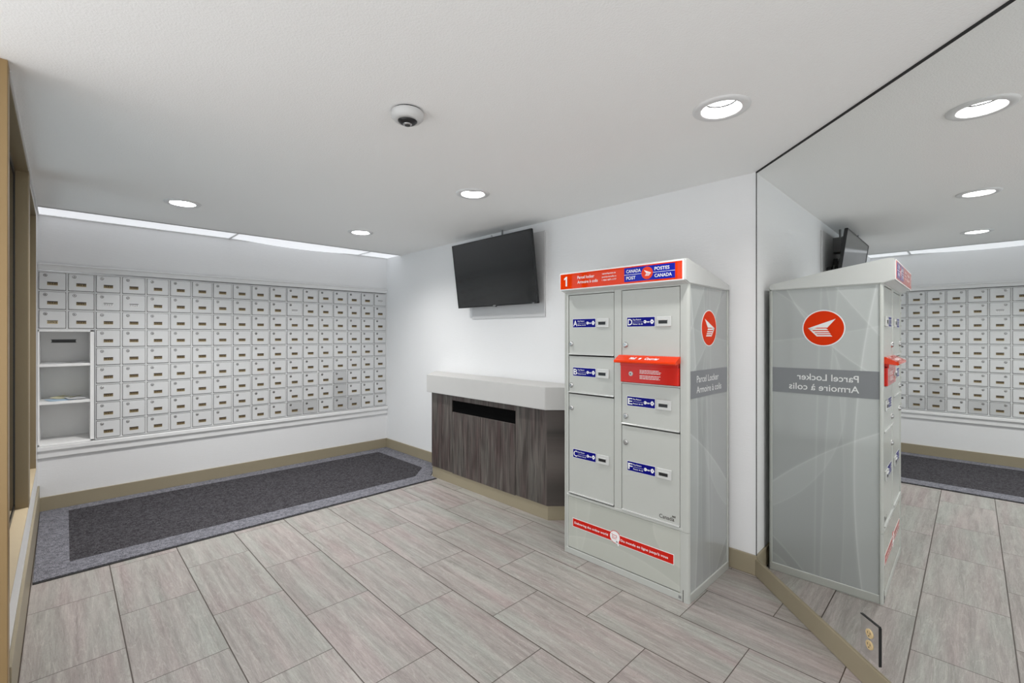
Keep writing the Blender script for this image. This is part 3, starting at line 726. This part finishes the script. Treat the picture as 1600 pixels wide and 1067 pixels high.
def door(s0, s1, z0, z1, zs, ks, kz, letter, xs_):
    gp = .003
    d = MB(); fbox(d, s0+gp, s1-gp, z0+gp, z1-gp, -.02, -.004, 'lock', .001)
    o = d.build('door', lk, label=f'grey locker door {letter}')
    # raised bottom lip
    d = MB(); fbox(d, s0+gp, s1-gp, z0+.001, z0+.008, -.006, .003, 'lockw', .001); d.build('door_lip', o)
    st_ = MB(); dd = -.004
    fp(st_, xs_-.002, xs_+.164, zs-.002, zs+.051, dd, .0006, 'white'); fp(st_, xs_, xs_+.162, zs, zs+.049, dd+.0006, .0005, 'blue')
    q = dd+.0011
    st_.text(letter, P(xs_+.005, zs+.008, q), E, U, .033, 'white', width=.027, bold=.012)
    st_.text('Key Return', P(xs_+.036, zs+.033, q), E, U, .0075, 'white', width=.048, bold=.012)
    fp(st_, xs_+.036, xs_+.094, zs+.0235, zs+.0245, q, .0004, 'white')
    st_.text('Retour de clé', P(xs_+.036, zs+.010, q), E, U, .0075, 'white', width=.058, bold=.012)
    kc = P(xs_+.107, zs+.0245, q)
    st_.plate(kc, E, U, [(x*.0085, y*.0085) for x, y in disc(16)], .0004, 'white').plate(kc-E*.003, E, U, [(x*.0025, y*.0025) for x, y in disc(8)], .0007, 'blue')
    fp(st_, xs_+.112, xs_+.133, zs+.0228, zs+.0262, q, .0004, 'white'); fp(st_, xs_+.120, xs_+.123, zs+.019, zs+.023, q, .0004, 'white'); fp(st_, xs_+.127, xs_+.130, zs+.019, zs+.023, q, .0004, 'white')
    st_.plate(P(xs_+.147, zs+.0245, q), E, U, [(-.011, 0), (-.007, -.008), (0, -.013), (.006, -.008), (.011, 0), (.006, .008), (0, .013), (-.007, .008)], .0004, 'white').plate(P(xs_+.147, zs+.0245, q), E, U, [(x*.003, y*.003) for x, y in disc(8)], .0008, 'blue')
    st_.build('label', o, label=f'blue key return label {letter}')
    kb = MB(); x0 = xs_+.172
    fbox(kb, x0, x0+.082, zs-.002, zs+.05, -.004, .003, 'lockw', .002)
    kb.build('key_return', o, label='off-white key return housing')
    kb = MB(); fbox(kb, x0+.014, x0+.062, zs+.013, zs+.030, .0028, .0036, 'black'); fbox(kb, x0+.010, x0+.066, zs+.030, zs+.036, .002, .007, 'lockw', .001); kb.build('key_slot', o, label='black key slot')
    kn = MB(); c = P(ks, kz, -.004)
    kn.lathe(c, (-1, 0, 0), [(.0155, 0), (.0155, .003), (.012, .006), (.0115, .009), (.009, .010)], 'chrome', 24)
    kn.plate(c+Vector((-.0101, 0, 0)), E, U, [(-.001, -.005), (.001, -.005), (.001, .005), (-.001, .005)], .0003, 'ink')
    kn.build('lock', o)
    return o
door(.030, .350, 1.194, 1.551, 1.357, .050, 1.259, 'A', .062)
door(.030, .350, .967, 1.190, 1.070, .050, 1.012, 'B', .063)
door(.030, .350, .366, .963, .584, .053, .876, 'C', .064)
door(.396, .730, 1.196, 1.556, 1.357, .422, 1.259, 'D', .431)
door(.396, .730, .828, 1.052, .933, .423, .874, 'E', .432)
dF = door(.396, .730, .360, .824, .584, .423, .732, 'F', .433)
m = MB(); m.text('Canad', P(.618, .381, -.004), E, U, .020, 'ink', width=.066, bold=.006, off=.0006).text('a', P(.686, .381, -.004), E, U, .020, 'ink', width=.013, bold=.006, off=.0006)
fp(m, .688, .692, .399, .409, -.004, .0006, 'ink'); fp(m, .694, .699, .400, .408, -.004, .0006, 'ink'); fp(m, .701, .705, .399, .409, -.004, .0006, 'ink')
m.build('wordmark', dF, label='small black wordmark')
# red deposit box
rd = MB(); fbox(rd, .399, .727, 1.060, 1.158, -.02, .012, 'redd', .002)
fbox(rd, .399, .727, 1.148, 1.172, -.02, .016, 'redd', .002)
ro = rd.build('deposit_box', lk, label='red letter deposit box')
rd = MB()
pr = [(FX+.005, 1.205), (FX-.006, 1.203), (FX-.052, 1.178), (FX-.056, 1.170), (FX-.050, 1.164), (FX+.005, 1.172)]
b = bmesh.new(); A = [b.verts.new((x, yy(.384), z)) for x, z in pr]; B = [b.verts.new((x, yy(.732), z)) for x, z in pr]
b.faces.new(A); b.faces.new(B[::-1])
for i in range(len(pr)): b.faces.new((A[i], B[i], B[(i+1) % len(pr)], A[(i+1) % len(pr)]))
bmesh.ops.recalc_face_normals(b, faces=b.faces[:]); rd.bm(b, 'red')
up = Vector((pr[1][0]-pr[2][0], 0, pr[1][1]-pr[2][1])).normalized(); oo = Vector((pr[2][0], 0, pr[2][1]))
rd.text('Mail', Vector((oo.x, yy(.468), oo.z))+up*.014, E, up, .020, 'white', width=.034, bold=.03, shear=.2).text('Courrier', Vector((oo.x, yy(.555), oo.z))+up*.014, E, up, .020, 'white', width=.078, bold=.03, shear=.2)
rd.plate(Vector((oo.x, yy(.528), oo.z))+up*.022, E, up, [(-.007, -.007), (.005, -.007), (.009, .008), (-.003, .008)], .0008, 'white')
rd.build('flap', ro, label='bright red sloping flap lettered Mail, Courrier')
rd = MB(); k = 0
rnd = random.Random(3)
for z in (1.127, 1.1195, 1.112, 1.099, 1.0915, 1.084):
    s = .515; end = .515+rnd.uniform(.105, .122)
    while s < end:
        wl_ = rnd.uniform(.006, .018); fp(rd, s, min(s+wl_, end), z-.0016, z+.0016, .012, .0005, 'wtxt'); s += wl_+.0022
rd.build('notice', ro, label='small white notice lettering')
MB().lathe(P(.463, 1.106, .012), (-1, 0, 0), [(.0125, 0), (.0125, .002), (.010, .004), (.006, .0045)], 'lockw', 24).lathe(P(.463, 1.106, .0166), (-1, 0, 0), [(.004, 0), (.004, .0004)], 'ink', 12).build('lock', ro)
m = MB(); fbox(m, .396, .730, 1.052, 1.058, -.02, .005, 'lockw', .001); m.build('ledge', ro)
# lower panel
m = MB(); fbox(m, .028, .730, .040, ZL-.008, -.02, -.003, 'lowf', .002); lp = m.build('lower_panel', lk)
m = MB(); t = .0006; dz = -.003
fp(m, .060, .336, .169, .222, dz, t, 'white'); fp(m, .374, .698, .164, .217, dz, t, 'white')
fp(m, .063, .336, .172, .219, dz+t, .0004, 'redd'); fp(m, .374, .695, .167, .214, dz+t, .0004, 'redd')
m.text('Delivering the online world', P(.075, .190, dz+.001), E, U, .0125, 'white', width=.235, bold=.015)
m.text("Du monde en ligne jusqu'à vous", P(.392, .185, dz+.001), E, U, .0125, 'white', width=.275, bold=.015)
cc = P(.355, .198, dz)
m.plate(cc, E, U, [(x*.0345, y*.0345) for x, y in disc(32)], .0012, 'redd').plate(cc, E, U, [(x*.0315, y*.0315) for x, y in disc(32)], .0016, 'white')
for s0, s1, z0, z1 in ((-.016, .012, .008, .0105), (-.016, -.0135, -.010, .0105), (-.016, .010, -.011, -.0085), (.0095, .012, -.002, .0105), (-.023, -.014, .012, .0145), (-.012, .012, -.003, -.001)):
    m.plate(cc, E, U, [(s0, z0), (s1, z0), (s1, z1), (s0, z1)], .0021, 'redd')
m.plate(cc, E, U, [(.004, -.010), (.028, -.026), (.019, -.028), (.026, -.042), (.020, -.044), (.014, -.031), (.007, -.036)], .0024, 'white').plate(cc, E, U, [(.009, -.016), (.021, -.0245), (.016, -.026), (.013, -.028), (.010, -.030)], .0028, 'grey')
m.build('slogan_strip', lp, label='red slogan strip with a white shopping cart disc')
m = MB(); fbox(m, .722, .736, .012, .026, -.001, .001, 'grey', .001); fbox(m, .745, .7475, .0, .06, -.001, .0012, 'ink'); m.build('bottom_latch', lk)
